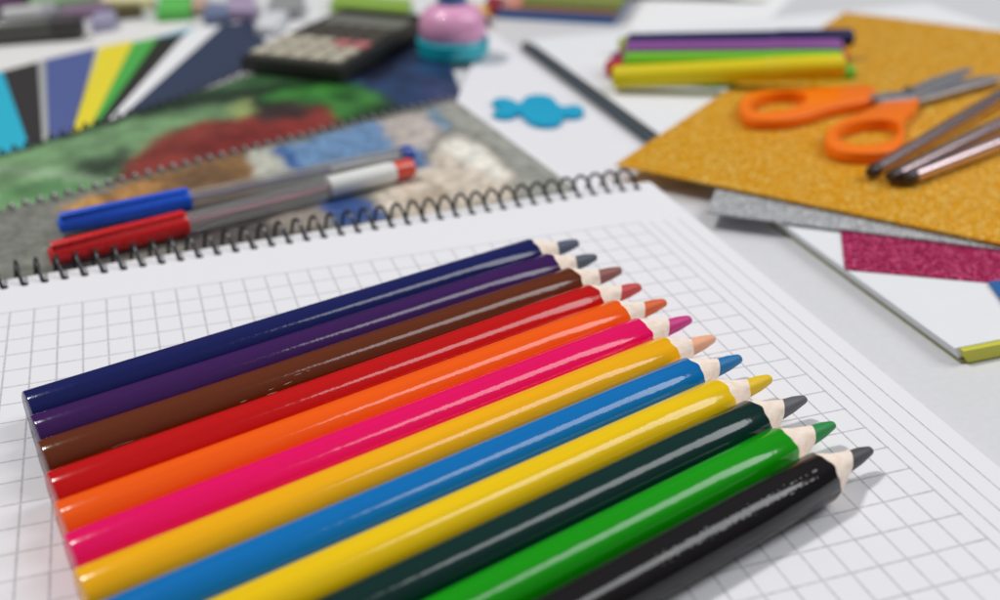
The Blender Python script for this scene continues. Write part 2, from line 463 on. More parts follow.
def picture_sheet(name, corners, z, regions, base, m, parent, n=(150, 90), jitter=2.0):
    """bilinear sheet between 4 corners (x, y), colours printed on its points"""
    bm = bmesh.new(); cl = bm.verts.layers.float_color.new('print')
    a, bq, c, d = [Vector((p[0], p[1], z)) for p in corners]
    rows = []
    rnd = random.Random(3)
    for j in range(n[1] + 1):
        v = j / n[1]; row = []
        for i in range(n[0] + 1):
            u = i / n[0]
            p = (a * (1 - u) + bq * u) * (1 - v) + (d * (1 - u) + c * u) * v
            vt = bm.verts.new(p)
            px, py = pix(p)
            px += 2.0 * math.sin(py * .35 + px * .11); py += 0.9 * math.sin(px * .16)
            lc = [0, 0, 0]
            for _ in range(12):
                sx_, sy_ = px + rnd.gauss(0, jitter), py + rnd.gauss(0, jitter * .6)
                col = base
                for P, cc in regions:
                    if in_poly(sx_, sy_, P): col = cc
                q_ = lin(col)
                for c_ in range(3): lc[c_] += q_[c_] / 12
            k = rnd.uniform(.95, 1.05)
            vt[cl] = (lc[0] * k, lc[1] * k, lc[2] * k, 1)
            row.append(vt)
        rows.append(row)
    for j in range(n[1]):
        for i in range(n[0]):
            bm.faces.new((rows[j][i], rows[j][i + 1], rows[j + 1][i + 1], rows[j + 1][i]))
    return link(name, bm, m, parent, smooth=True)

# --- booklet with a leaf-and-red-insect style cover (green), under the next one
Z3 = 2.4
n3 = thing('green_booklet', 'spiral booklet with glossy green and dark red picture cover, under the calculator', 'booklet')
c3 = [un(-60, 172, Z3), un(0, 155, Z3), un(420, 24, Z3)]
A3 = un(-60, 174, Z3); B3 = un(414, 24, Z3); B3 = B3 + (B3 - A3).normalized() * 12
D3 = un(-60, 240, Z3); E3 = un(458, 106, Z3) + Vector((2, 0, 0))
regs3 = [
    ([(-90, 185), (0, 157), (60, 140), (130, 120), (215, 105), (252, 100), (246, 112), (180, 126), (132, 158), (100, 192), (0, 215), (-90, 250)], (122, 160, 114)),
    ([(70, 163), (132, 147), (128, 165), (98, 178), (75, 172)], (62, 82, 62)),
    ([(-20, 165), (0, 167), (112, 178), (110, 182), (0, 172), (-20, 170)], (158, 180, 150)),
    ([(0, 190), (60, 178), (100, 182), (60, 195), (0, 205)], (96, 140, 92)),
    ([(116, 178), (150, 141), (200, 122), (250, 117), (300, 106), (336, 110), (334, 128), (220, 158), (120, 184)], (134, 54, 46)),
    ([(180, 150), (240, 128), (300, 120), (330, 120), (300, 135), (220, 156)], (128, 42, 38)),
    ([(252, 110), (290, 102), (318, 104), (300, 118), (262, 121)], (58, 42, 42)),
    ([(228, 106), (250, 100), (254, 110), (236, 120)], (170, 188, 118)),
    ([(252, 99), (300, 87), (352, 84), (388, 98), (372, 109), (338, 119), (326, 104), (290, 101)], (60, 126, 54)),
    ([(330, 92), (352, 90), (362, 98), (345, 104)], (36, 84, 36)),
    ([(150, 84), (250, 62), (330, 75), (262, 86), (172, 97)], (66, 104, 66)),
    ([(340, 80), (395, 20), (520, 10), (480, 110), (398, 107), (388, 96)], (36, 58, 96)),
    ([(345, 76), (360, 40), (420, 20), (430, 40), (400, 64), (372, 84)], (18, 24, 44)),
]
pm3 = picture_mat('glossy_print', 0.5, 60, 0.3)
bm = bmesh.new(); prism(bm, [A3, B3, E3, D3], 1.4, Z3 - 0.03); link('pages', bm, PAPER, n3)
picture_sheet('cover', [A3, B3, E3, D3], Z3, regs3, (28, 46, 32), pm3, n3, (190, 70), 4.5)
def line_fun(P, Q):
    return lambda x: (P.y + (x - P.x) / (Q.x - P.x) * (Q.y - P.y), 0)
coil('spiral_coil', n3, A3.x, B3.x, 3.0, line_fun(A3, B3), Z3 + 0.0, 1.25, 0.32, mat('black_wire', (48, 48, 50), rough=.4), phase=math.pi)

# --- booklet with the leaves / jeans / fluffy picture, nearer
Z2 = 4.2
n2 = thing('picture_booklet', 'spiral booklet with brown, blue and fluffy white picture cover, under the two pens', 'booklet')
A2 = un(-60, 226.5, Z2); B2 = un(455, 100, Z2); C2 = un(577, 189, Z2); C2 = Vector((C2.x, edge_y(C2.x) + 3.9, Z2)); D2 = Vector((-60, edge_y(-60) + 3.9, Z2))
regs2 = [
    ([(430, 108), (455, 98), (580, 190), (520, 200), (500, 150)], (158, 158, 151)),
    ([(52, 212), (140, 178), (250, 148), (262, 190), (190, 215), (110, 217), (80, 216)], (134, 100, 62)),
    ([(60, 207), (95, 196), (110, 205), (70, 214)], (196, 146, 76)),
    ([(112, 192), (150, 180), (165, 186), (120, 204)], (178, 130, 74)),
    ([(170, 178), (215, 165), (240, 176), (190, 190)], (112, 84, 58)),
    ([(184, 260), (188, 205), (330, 180), (312, 215), (330, 240), (190, 262)], (92, 86, 83)),
    ([(245, 150), (276, 146), (292, 172), (258, 182)], (190, 190, 178)),
    ([(270, 149), (290, 145), (312, 166), (298, 177)], (52, 94, 156)),
    ([(285, 147), (378, 119), (398, 150), (330, 166), (304, 168)], (108, 142, 182)),
    ([(378, 121), (432, 108), (446, 130), (420, 152), (396, 149)], (186, 176, 170)),
    ([(424, 111), (434, 108), (452, 128), (442, 132)], (104, 140, 166)),
    ([(392, 152), (420, 148), (430, 165), (410, 170)], (88, 122, 170)),
    ([(265, 218), (320, 200), (332, 226), (285, 232)], (150, 141, 131)),
    ([(316, 202), (346, 193), (378, 206), (388, 218), (340, 228)], (58, 86, 142)),
    ([(372, 200), (385, 180), (428, 165), (440, 142), (458, 133), (492, 152), (512, 174), (516, 200), (470, 208), (398, 222)], (208, 196, 180)),
    ([(436, 148), (458, 134), (490, 152), (508, 172), (500, 182), (470, 165)], (232, 228, 218)),
    ([(400, 200), (440, 185), (450, 196), (420, 212)], (188, 172, 152)),
]
pm2 = picture_mat('printed_photo', 0.42, 210, 0.42)
bm = bmesh.new(); prism(bm, [A2, B2, C2, D2], Z3 + 0.3, Z2 - 0.03); link('pages', bm, PAPER, n2)
picture_sheet('cover', [A2, B2, C2, D2], Z2, regs2, (124, 125, 117), pm2, n2, (200, 90), 3.6)
coil('spiral_coil', n2, A2.x, B2.x, 3.1, line_fun(A2, B2), Z2 - 0.2, 1.35, 0.42, wire_lt, phase=math.pi)

# ------------------------------------------------------------------ two ballpoint pens
cl, nt, b = base_mat('clear_plastic'); setp(b, rough=0.06, trans=.92, ior=1.25); b.inputs['Base Color'].default_value = (1, 1, 1, 1)
def pen(label, a, e, z, r, capcol, capname, endcol, sleeve, ink):
    P = un(a[0], a[1], z); Q = un(e[0], e[1], z); d = (Q - P); L = d.length
    t = thing('ballpoint_pen', label, 'pen', P, (0, 0, math.atan2(d.y, d.x)), 'two ballpoint pens on the picture booklet')
    cm = mat(capname, capcol, rough=0.28, coat=0.3, spec=0.5)
    cap = 0.335 * L
    bm = bmesh.new()
    lathe(bm, [(0, r * .5), (0.25, r * .68), (1.2, r * .74), (cap * .5, r * .93), (cap - 1, r * 1.02), (cap - .3, r * 1.06), (cap, r * 1.0), (cap, r * .85)], 36)
    co_ = link('cap', bm, cm, t, smooth=True)
    bm = bmesh.new()      # the clip along the cap
    box(bm, 0.6, cap * .98, -r * .26, r * .26, r * .72, r * 1.22, 0.2)
    for kx in range(13):   # row of tiny raised ribs
        bmesh.ops.create_uvsphere(bm, u_segments=8, v_segments=5, radius=0.24, matrix=Matrix.Translation((cap * .32 + kx * 1.05, r * -.0, r * 1.24)))
    c_ = link('clip', bm, cm, co_, smooth=True); c_.rotation_euler = (math.radians(18), 0, 0)
    bm = bmesh.new()      # hollow six-sided clear barrel
    lathe(bm, [(cap - 2, r * .66), (cap - 2, r * .82), (L - 3.2, r * .82), (L - 3.2, r * .66), (cap - 2, r * .66)], 6, 'X', False, False)
    bmesh.ops.remove_doubles(bm, verts=bm.verts[:], dist=1e-4); link('barrel', bm, cl, t)
    bm = bmesh.new(); lathe(bm, [(cap - 1.5, r * .25), (L * .74, r * .25)], 14); link('ink_tube', bm, mat('ink_' + capname, ink, rough=.3), t, smooth=True)
    bm = bmesh.new(); lathe(bm, [(L * .74 + .01, r * .25), (L - 4, r * .25)], 14); link('ink_tube', bm, mat('tube_empty', (205, 205, 208), rough=.3), t, smooth=True)
    bm = bmesh.new(); lathe(bm, [(L - 5.6 if sleeve else L - 3.2, r * .84), (L - 1.2, r * .88), (L - .4, r * .8), (L, r * .5)], 24)
    link('end_plug', bm, mat('plug_' + capname, endcol, rough=.25, coat=.3), t, smooth=True)
    if sleeve:
        bm = bmesh.new(); lathe(bm, [(L * .735, r * .90), (L * .735 + .2, r * .95), (L - 7.2, r * .95), (L - 5.7, r * .88)], 24)
        link('sleeve', bm, mat('white_sleeve', (232, 232, 230), rough=.4), t, smooth=True)
    return t
ZP = Z2 + 2.75
pen('clear ballpoint pen with blue cap, behind the red capped pen', (58, 226), (413, 153), ZP, 2.55, (14, 92, 226), 'blue_plastic', (28, 70, 170), False, (120, 116, 146))
pen('clear ballpoint pen with red cap and white sleeve, nearer the spiral', (49, 257), (413, 167), ZP, 2.75, (218, 16, 24), 'red_plastic', (222, 78, 58), True, (176, 120, 130))

# ------------------------------------------------------------------ fan of coloured paper beyond the green booklet
flat_thing('white_pad', 'white paper pad sheet under the fanned coloured papers', 'paper pad', quadpts([(-60, 62), (0, 44), (95, 27), (255, 12), (262, 70), (-60, 170)], 0.3), 0.0, 0.35, paper('pad_white', (226, 224, 222)))
FAN = [  # drawn from the lowest sheet up
    ('navy', (44, 56, 84), [(208, 30), (252, 20), (275, 58), (150, 112), (95, 130)], 'dark navy paper strip, rightmost of the fanned coloured papers'),
    ('white', (216, 216, 210), [(182, 33), (221, 26), (122, 116), (98, 132)], 'white paper strip in the fan between black and navy strips'),
    ('cyan', (120, 190, 214), [(146, 40), (194, 27), (185, 36), (150, 48)], 'pale cyan paper end peeking out behind the fanned strips'),
    ('black', (34, 34, 28), [(150, 40), (187, 32), (112, 116), (88, 130)], 'narrow black paper strip in the fan between green and white strips'),
    ('green', (72, 172, 72), [(128, 44), (159, 37), (100, 120), (80, 135)], 'green paper strip in the fan beside the yellow strip'),
    ('yellow', (232, 214, 46), [(100, 47), (134, 41), (92, 124), (72, 134)], 'bright yellow paper strip in the fan'),
    ('periwinkle', (78, 92, 150), [(40, 61), (96, 48), (71, 136), (44, 146)], 'wide periwinkle blue paper strip in the fan'),
    ('grey', (170, 172, 170), [(36, 63), (45, 60), (49, 150), (40, 152)], 'very narrow light grey paper strip between black and periwinkle strips'),
    ('coal', (40, 36, 38), [(0, 72), (38, 62), (43, 152), (30, 156)], 'wide black paper strip in the fan beside the turquoise strip'),
    ('turquoise', (28, 176, 206), [(-60, 92), (2, 71), (32, 154), (-60, 178)], 'turquoise paper strip, leftmost of the fanned coloured papers'),
]
for i, (w, c, P, lab) in enumerate(FAN):
    z = 0.4 + i * 0.095
    flat_thing('coloured_paper', lab, 'paper', quadpts(P, z), z, z + 0.085, mat('paper_' + w, c, vary=.04, rough=.6, scale=200), 0, 'fan of coloured paper strips')

# ------------------------------------------------------------------ calculator
ZC = Z3 + 6.0
FLp, FRp, BRp, BLp = un(246, 52, ZC), un(340, 66, ZC), un(402, 11, ZC), un(298, -1, ZC)
ux = (FRp - FLp); W_ = ux.length * 1.0; a1 = math.atan2(ux.y, ux.x); uy_ = (BRp - FRp); a2 = math.atan2(uy_.y, uy_.x) - math.pi / 2
ang = a1 * .62 + a2 * .38
D_ = ((BLp - FLp).length + (BRp - FRp).length) / 2
uyd = ((BLp - FLp) + (BRp - FRp)).normalized(); uxd = ux.normalized()
shear = uyd.dot(uxd); D2_ = D_ * math.sqrt(1 - shear ** 2)
org = FRp - Vector((math.cos(ang), math.sin(ang), 0)) * W_; org.z = Z3 + 0.05
cal = thing('calculator', 'dark pocket calculator with pale keys lying on the green booklet', 'calculator', org, (0, 0, ang))
cb = mat('calculator_case', (44, 44, 40), rough=.42, bump=.1)
H_ = 5.6
D2_ = min(D_ * .95, 82)
bm = bmesh.new(); box(bm, 0, W_, 0, D2_, 0, H_, 0.9); link('case', bm, cb, cal, smooth=True)
kp = mat('pale_keys', (200, 193, 174), rough=.5); kd = mat('dark_keys', (84, 80, 72), rough=.5); kr = mat('pink_keys', (196, 120, 122), rough=.5)
kw = W_ * .93 / 5; kh = D2_ * .60 / 5
for r_ in range(5):
    for c_ in range(5):
        x0 = W_ * .035 + c_ * kw; y0 = D2_ * .03 + r_ * kh
        bm = bmesh.new(); box(bm, x0 + .9, x0 + kw - .9, y0 + .8, y0 + kh - .9, H_ - .2, H_ + 1.1, .3)
        k_ = link('key', bm, kr if (r_ == 2 and c_ > 2) else (kp if r_ < 3 else kd), cal, smooth=True)
bm = bmesh.new(); box(bm, W_ * .08, W_ * .92, D2_ * .68, D2_ * .86, H_ - .2, H_ + .25, .1)
link('display', bm, mat('display_grey', (128, 130, 118), rough=.15, coat=.5), cal)
bm = bmesh.new(); box(bm, W_ * .04, W_ * .96, D2_ * .89, D2_ * .97, H_ - .2, H_ + .6, .2)
link('top_band', bm, mat('band_dark', (30, 30, 26), rough=.25), cal)

# ------------------------------------------------------------------ pink and teal pencil sharpener
f0 = un(446, 63, Z3)
shp = thing('pencil_sharpener', 'round pink and teal pencil sharpener with blue top beside the calculator', 'sharpener', (f0.x + 5.5, f0.y + 10.2, Z3 + .1))
pk = mat('pink_plastic', (238, 168, 208), rough=.35, coat=.3); tl = mat('teal_plastic', (20, 178, 194), rough=.3, coat=.3); bl = mat('blue_top', (74, 122, 176), rough=.35)
bm = bmesh.new(); lathe(bm, [(0, 11.4), (.5, 12.1), (5.0, 12.3), (5.7, 11.8), (5.7, 10.6)], 48, 'Z'); link('base', bm, tl, shp, smooth=True)
bm = bmesh.new(); lathe(bm, [(5.6, 10.9), (6.0, 11.2), (9.5, 11.4), (12.5, 10.9), (14.6, 9.4), (16, 7.4), (16.9, 5.2), (17.1, 4.2)], 48, 'Z'); link('dome', bm, pk, shp, smooth=True)
bm = bmesh.new(); lathe(bm, [(16.9, 4.8), (17.5, 5.0), (20.5, 4.6), (21.7, 3.2)], 32, 'Z'); link('top_knob', bm, bl, shp, smooth=True)
bm = bmesh.new(); box(bm, 10.3, 12.6, -2.8, 1.2, 8.5, 11.5, .4); link('side_catch', bm, mat('dark_plastic', (70, 70, 68), rough=.4), shp, smooth=True)

# ------------------------------------------------------------------ white sheet, turquoise cut-out, slim pencil
def zA(x): return 0.25 + 2.4 * max(0.0, min(1.0, (146 - x) / 24.0)) ** 1.0
bm = bmesh.new()
PA = [un(486, 22, 2.6), un(457, 101, 2.6)]
LX = []
N_ = 30
top = []; bot = []
P0, P1 = Vector((157.0, 178.0)), Vector((157.5, 30.0))
Q0, Q1 = Vector((PA[0].x, PA[0].y)), Vector((PA[1].x, PA[1].y)); dq = (Q1 - Q0).normalized(); Q1 = Q1 + dq * 4
rowsA = []
for i in range(N_ + 1):
    u = i / N_
    row = []
    for k in range(21):
        v = k / 20
        lft = Q0 * (1 - v * 2) + Q1 * v * 2 if v < .5 else Q1 * (2 - v * 2) + Vector((125.0, 28.0)) * (v * 2 - 1)
        rgt = P0 * (1 - v) + P1 * v
        row.append(bm.verts.new((lft.x * (1 - u) + rgt.x * u, lft.y * (1 - u) + rgt.y * u, 0)))
    rowsA.append(row)
for r_ in rowsA:
    for v in r_: v.co.z = zA(v.co.x)
for i in range(N_):
    for k in range(20): bm.faces.new((rowsA[i][k], rowsA[i + 1][k], rowsA[i + 1][k + 1], rowsA[i][k + 1]))
bm.normal_update(); bmesh.ops.solidify(bm, geom=bm.faces[:], thickness=0.12)
o = link('white_sheet', bm, paper('sheet_white', (228, 227, 232)), smooth=True)
tag(o, 'plain white paper sheet under the turquoise cut-out', 'paper')

FL = [(490, 108), (496, 103), (503, 101), (512, 102), (520, 107), (524, 99), (530, 95.5), (542, 93.5), (553, 96), (558, 104), (565, 106), (573, 104), (580, 105), (585, 109), (581, 114), (573, 116), (564, 114), (561, 122), (555, 126), (543, 128), (531, 126), (525, 121), (519, 114.5), (513, 120), (506, 122.5), (496, 122), (491, 118), (505, 113)]
fp = [un(x, y, 2.0) for x, y in FL]
cxf = sum(p.x for p in fp) / len(fp); cyf = sum(p.y for p in fp) / len(fp)
# smooth the outline
def chaikin(P, it=2):
    for _ in range(it):
        Q = []
        for i in range(len(P)):
            a, c = P[i], P[(i + 1) % len(P)]
            Q += [(a[0] * .75 + c[0] * .25, a[1] * .75 + c[1] * .25), (a[0] * .25 + c[0] * .75, a[1] * .25 + c[1] * .75)]
        P = Q
    return P
fo = chaikin([(p.x - cxf, p.y - cyf) for p in fp], 2)
bm = bmesh.new(); prism(bm, fo, 0, 1.5, .25)
for v in bm.verts: v.co.z += zA(v.co.x + cxf) - zA(cxf) + 0.1
o = link('foam_shape', bm, mat('turquoise_foam', (0, 160, 200), rough=.7, bump=.2), smooth=True, loc=(cxf, cyf, zA(cxf)))
tag(o, 'turquoise lobed splash-shaped foam cut-out on the white sheet', 'foam shape')

# ------------------------------------------------------------------ white book, slim pencil beside it
bc_ = un(957, 350, 3.2)
BX = bc_.x
bk = thing('white_book', 'thick white paged book with yellow-green cover edge under the glitter sheets', 'book', (BX, bc_.y, 0))
ybm = mat('yellow_cover', (206, 204, 60), rough=.4); kh_ = mat('khaki_cover', (150, 150, 110), rough=.5)
bm = bmesh.new(); box(bm, 1.5, 169.5, 0.0, 229, 0, .7, .15); link('back_cover', bm, kh_, bk)
bm = bmesh.new(); box(bm, 0.0, 167, 0.7, 228.2, .72, 3.2, .12)
for v in bm.verts: v.co.x += (3.2 - v.co.z) * .6          # the leaves lean out over the cover
link('page_block', bm, paper('book_pages', (228, 229, 232)), bk)
bm = bmesh.new(); box(bm, 0.9, 167.5, -.6, 0.65, .25, 3.1, .2)
for v in bm.verts: v.co.x += (3.2 - v.co.z) * .6
link('yellow_spine', bm, ybm, bk)
ZK = 3.2
P = un(531, 46, 1.8); Q = un(655, 135, 1.8)
P = Vector((min(P.x, BX - 2.0), P.y, 0)); Q = Vector((BX - 2.0, Q.y, 0)); Q = Q + (Q - P).normalized() * 26
d = Q - P
gp = thing('slim_pencil', 'slim dark grey pencil lying against the side of the white book', 'pencil', (P.x, P.y, 1.8), (0, 0, math.atan2(d.y, d.x)))
gpm = mat('grey_lacquer', (62, 74, 84), rough=.4)
bm = bmesh.new(); lathe(bm, [(0, 1.2), (.3, 1.4), (d.length - 8, 1.4)], 20); link('body', bm, gpm, gp, smooth=True)
bm = bmesh.new(); lathe(bm, [(-1.6, 1.1), (-1.2, 1.45), (2.2, 1.5), (2.4, 1.42)], 20); link('end_cap', bm, mat('cap_grey', (78, 76, 78), rough=.5), gp, smooth=True)
bm = bmesh.new(); lathe(bm, [(d.length - 8, 1.38), (d.length, .25)], 12); link('wood_cone', bm, WOOD, gp, smooth=True)

# ------------------------------------------------------------------ glitter sheets
gold_m = glitter('gold_glitter', (212, 140, 0), (236, 170, 4), (255, 236, 150), 1250, metal=.3, spread=.8)
silv_m = glitter('silver_glitter', (138, 140, 144), (196, 198, 202), (255, 255, 255), 1500, metal=.3, spread=.7)
mag_m = glitter('magenta_glitter', (124, 8, 52), (180, 20, 88), (250, 120, 170), 1500, metal=.25, spread=.8)
ZG = 5.2
def rect_from(p0, p1, depth, side=1):
    """rectangle whose near edge runs p0 -> p1"""
    d = (p1 - p0).normalized(); n = Vector((-d.y, d.x, 0)) * side
    return [p0, p1, p1 + n * depth, p0 + n * depth]
p0 = un(840, 233, 3.5); p1 = un(845, 269, 3.5); p2 = un(1000, 283, 3.5)
d = (p2 - p1).normalized(); n_ = Vector((-d.y, d.x, 0))
Rm = [p1, p1 + d * 70, p1 + d * 70 + n_ * 55, p1 + n_ * 55]
flat_thing('magenta_glitter_sheet', 'magenta glitter sheet on the white book, under the silver sheet', 'glitter paper', Rm, 3.25, 3.55, mag_m)
p0 = un(706, 212, 4.1); p1 = un(1000, 249, 4.1); d = (p1 - p0).normalized()
flat_thing('silver_glitter_sheet', 'silver glitter sheet peeking out beneath the gold sheet', 'glitter paper', rect_from(p0, p0 + d * 130, 95), 3.7, 4.15, silv_m)
p0 = un(616, 164, ZG); p1 = un(1000, 243, ZG); d = (p1 - p0).normalized()
pf = un(845, 12, ZG); dl = (pf - p0).normalized(); dep = (pf - p0).length
n_ = Vector((-d.y, d.x, 0))
G_ = [p0, p0 + d * 148, p0 + d * 148 + n_ * dep, p0 + dl * dep]
flat_thing('gold_glitter_sheet', 'large gold glitter sheet under the orange scissors', 'glitter paper', G_, ZG - .55, ZG, gold_m)
B_ = quadpts([(988, 282), (1010, 312), (1060, 320), (1040, 276)], 3.7)
flat_thing('blue_card', 'small corner of a blue card at the frame edge on the white book', 'card', B_, 3.6, 3.8, mat('blue_card_paper', (36, 96, 160), rough=.5))

# ------------------------------------------------------------------ scissors
SZ = ZG + 0.1
org = un(908, 92, SZ + 3)
sc = thing('scissors', 'open scissors with orange plastic handles on the gold glitter sheet', 'scissors', (org.x, org.y, SZ))
orm = mat('orange_plastic', (255, 122, 8), rough=.35, coat=.3, spec=.2, vary=.05)
stl = mat('steel', (170, 170, 176), rough=.28, metal=.6, bump=.05)
def ring(name, outer, hole, h, z0, m):
    zt = z0 + h
    bm = bmesh.new()
    O = [un(x, y, SZ + zt) - Vector((org.x, org.y, 0)) for x, y in outer]; hx_ = sum(p[0] for p in hole) / len(hole); hy_ = sum(p[1] for p in hole) / len(hole)
    I = [un(hx_ + (x - hx_) * 1.16, hy_ + (y - hy_) * 1.2, SZ + zt) - Vector((org.x, org.y, 0)) for x, y in hole]
    O = chaikin([(p.x, p.y) for p in O], 2); I = chaikin([(p.x, p.y) for p in I], 2)
    nO, nI = len(O), len(I)
    def resamp(P, n, c):
        # resample by angle-free arclength
        L_ = [0]
        for i in range(len(P)):
            a, b2 = P[i], P[(i + 1) % len(P)]; L_.append(L_[-1] + math.hypot(b2[0] - a[0], b2[1] - a[1]))
        out = []
        for k in range(n):
            t = L_[-1] * k / n
            i = max(j for j in range(len(P)) if L_[j] <= t)
            a, b2 = P[i], P[(i + 1) % len(P)]; f = (t - L_[i]) / max(1e-9, L_[i + 1] - L_[i])
            out.append((a[0] + (b2[0] - a[0]) * f, a[1] + (b2[1] - a[1]) * f))
        return out
    # solid outline, then cut the hole with a boolean so the shank stays one piece
    prism(bm, O, z0, zt, 0.7, 3)
    body = link(name, bm, m, sc, smooth=True)
    bm = bmesh.new(); prism(bm, I, z0 - 3, zt + 3)
    cut = link('cut', bm, m, sc)
    md = body.modifiers.new('hole', 'BOOLEAN'); md.operation = 'DIFFERENCE'; md.object = cut; md.solver = 'EXACT'
    bpy.context.view_layer.update()
    dg = bpy.context.evaluated_depsgraph_get()
    me = bpy.data.meshes.new_from_object(body.evaluated_get(dg))
    body.modifiers.clear(); body.data = me
    bpy.data.objects.remove(cut, do_unlink=True)
    me.update()
    return body
ring('handle', [(738, 105), (742, 95), (755, 90), (775, 88.5), (800, 88), (835, 86), (870, 84), (878, 90), (876, 99), (850, 103), (826, 108), (806, 115), (785, 119), (760, 120), (744, 116)],
     [(752, 104), (763, 96), (784, 93), (802, 94.5), (804, 101), (791, 107), (772, 110.5), (757, 110)], 3.0, 0.2, orm)
ring('handle', [(824, 138), (828, 128), (840, 120), (858, 113), (880, 103), (898, 97), (916, 96), (921, 102), (910, 112), (903, 122), (906, 134), (902, 145), (890, 151), (870, 153), (846, 152), (830, 147)],
     [(838, 134), (849, 125.5), (872, 121.5), (893, 122), (897, 130), (891, 139), (872, 143), (850, 143)], 3.0, 0.2, orm)
def blade(pl, z0, z1):
    P_ = [un(x, y, SZ + z1) - Vector((org.x, org.y, 0)) for x, y in pl]
    bm = bmesh.new(); prism(bm, [(p.x, p.y) for p in P_], z0, z1, .12, 1); return link('blade', bm, stl, sc)
blade([(868, 95), (905, 90), (928, 79), (950, 72), (966, 67.5), (974, 68.5), (962, 77), (935, 89), (914, 98), (880, 101)], 2.6, 3.6)
blade([(890, 100), (918, 90), (950, 82), (980, 76), (1002, 75), (1000, 79), (965, 88), (925, 99), (905, 106)], 1.3, 2.5)
bm = bmesh.new(); lathe(bm, [(0.6, 1.5), (3.9, 1.5), (4.3, 1.1)], 20, 'Z'); link('pivot_screw', bm, mat('screw_steel', (70, 70, 74), rough=.35, metal=.9), sc, smooth=True)

# ------------------------------------------------------------------ three slim metal rods at the right
rm = mat('mauve_metal', (206, 184, 186), rough=.22, metal=.95); rc = mat('dark_ferrule', (46, 28, 26), rough=.4)
for (a, e, lab) in (((870, 173), (1000, 97), 'slim metal pen with dark end, steepest and farthest of the three on gold'),
                    ((890, 178), (1000, 125), 'slim metal pen with dark end, middle of the three on gold'),
                    ((905, 179.5), (1000, 143), 'slim metal pen with dark end, nearest the edge of the gold sheet')):
    z = ZG + 2.25
    P = un(a[0], a[1], z); Q = un(e[0], e[1], z); d = Q - P; L = d.length + 38
    t = thing('metal_pen', lab, 'pen', P, (0, 0, math.atan2(d.y, d.x)), 'three slim metal pens')
    bm = bmesh.new(); lathe(bm, [(3.4, 1.55), (L * .4, 2.0), (L, 2.2)], 24); link('barrel', bm, rm, t, smooth=True)
    bm = bmesh.new(); lathe(bm, [(0, 1.1), (.5, 1.5), (3.2, 1.66), (3.6, 1.58)], 24); link('end_cap', bm, rc, t, smooth=True)

# ------------------------------------------------------------------ pile of felt markers on the book
def marker(word, rgb, a, e, z, r, lab, z2=None):
    P = un(a[0], a[1], z); Q = un(e[0], e[1], z if z2 is None else z2); d = Q - P; L = d.length
    t = thing('felt_marker', lab, 'marker', P, (0, -math.asin(d.z / L), math.atan2(d.y, d.x)), 'pile of felt markers')
    m = mat('marker_' + word, rgb, rough=.5, spec=.3)
    bm = bmesh.new(); lathe(bm, [(0, r * .7), (.5, r * .92), (1.2, r), (L * .66, r)], 28); link('barrel', bm, m, t, smooth=True)
    bm = bmesh.new(); lathe(bm, [(L * .66, r * 1.0), (L * .66 + .3, r * 1.06), (L - 1.5, r * 1.03), (L - .4, r * .9), (L, r * .6)], 28); link('cap', bm, m, t, smooth=True)
R1 = 2.9
zl = ZK + R1
marker('lime', (104, 184, 30), (700, 77), (854, 74), zl, R1, 'lime felt marker at the bottom front of the pile, under the yellow one')
marker('crimson', (190, 44, 56), (606, 69), (846, 60), zl, R1, 'red felt marker at the bottom of the pile, only its ends showing')
marker('plum', (150, 70, 110), (612, 61), (838, 52), zl, R1, 'plum felt marker under the purple one in the pile')
marker('olive', (160, 170, 60), (619, 46), (800, 42), zl, R1, 'olive felt marker under the navy one, at the back of the pile')
marker('yellow', (226, 206, 10), (612, 77.5), (845, 66), ZK + 4.4, 3.35, 'yellow felt marker at the front of the pile', ZK + 9.4)
marker('leaf', (112, 190, 36), (624, 62), (842, 60), ZK + 7.4, R1, 'green felt marker in the pile just behind the yellow one')
marker('violet', (146, 84, 160), (626, 51), (842, 49), ZK + 8.2, R1, 'purple felt marker in the pile between the green and navy ones')
marker('navyblue', (26, 30, 84), (627, 43), (853, 38), ZK + 8.8, R1, 'navy felt marker topmost at the back of the pile')

# ------------------------------------------------------------------ far clutter
def block(name, label, cat, pl, z0, h, rgb, mname, bev=.5, rough=.5, group=None):
    return flat_thing(name, label, cat, quadpts(pl, z0 + h), z0, z0 + h, mat(mname, rgb, rough=rough, bump=.12), bev, group)
# coloured pads behind the white sheet
p0 = un(496, 18.5, 0); p1 = un(614, 25.5, 0); d = (p1 - p0).normalized(); n_ = Vector((-d.y, d.x, 0))
def pad(label, rgb, m, z0, z1, o0, o1, dep):
    a = p0 + d * o0; c = p1 + d * o1
    return flat_thing('coloured_pad', label, 'paper pad', [a, c, c + n_ * dep, a + n_ * dep], z0, z1, mat(m, rgb, rough=.5, bump=.1), .25, 'stack of coloured pads')
pad('blue pad at the bottom of the stack of coloured pads', (22, 92, 158), 'pad_blue', 0, 3.6, 0, 0, 60)
pad('salmon pad in the middle of the stack of coloured pads', (206, 140, 120), 'pad_salmon', 3.65, 5.0, 2, 1, 58)
pad('olive green pad on top of the stack of coloured pads', (128, 136, 66), 'pad_olive', 5.05, 7.5, 10, 2, 55)
block('eraser', 'orange yellow eraser behind the pink sharpener', 'eraser', [(468, 3), (489, 6), (486, 15), (466, 12)], 0, 6, (232, 178, 84), 'eraser_orange', 1.0)
block('eraser', 'dark red eraser beside the stack of coloured pads', 'eraser', [(488, -6), (506, -3), (497, 6), (484, 3)], 0, 5, (150, 40, 52), 'eraser_red', 1.0)
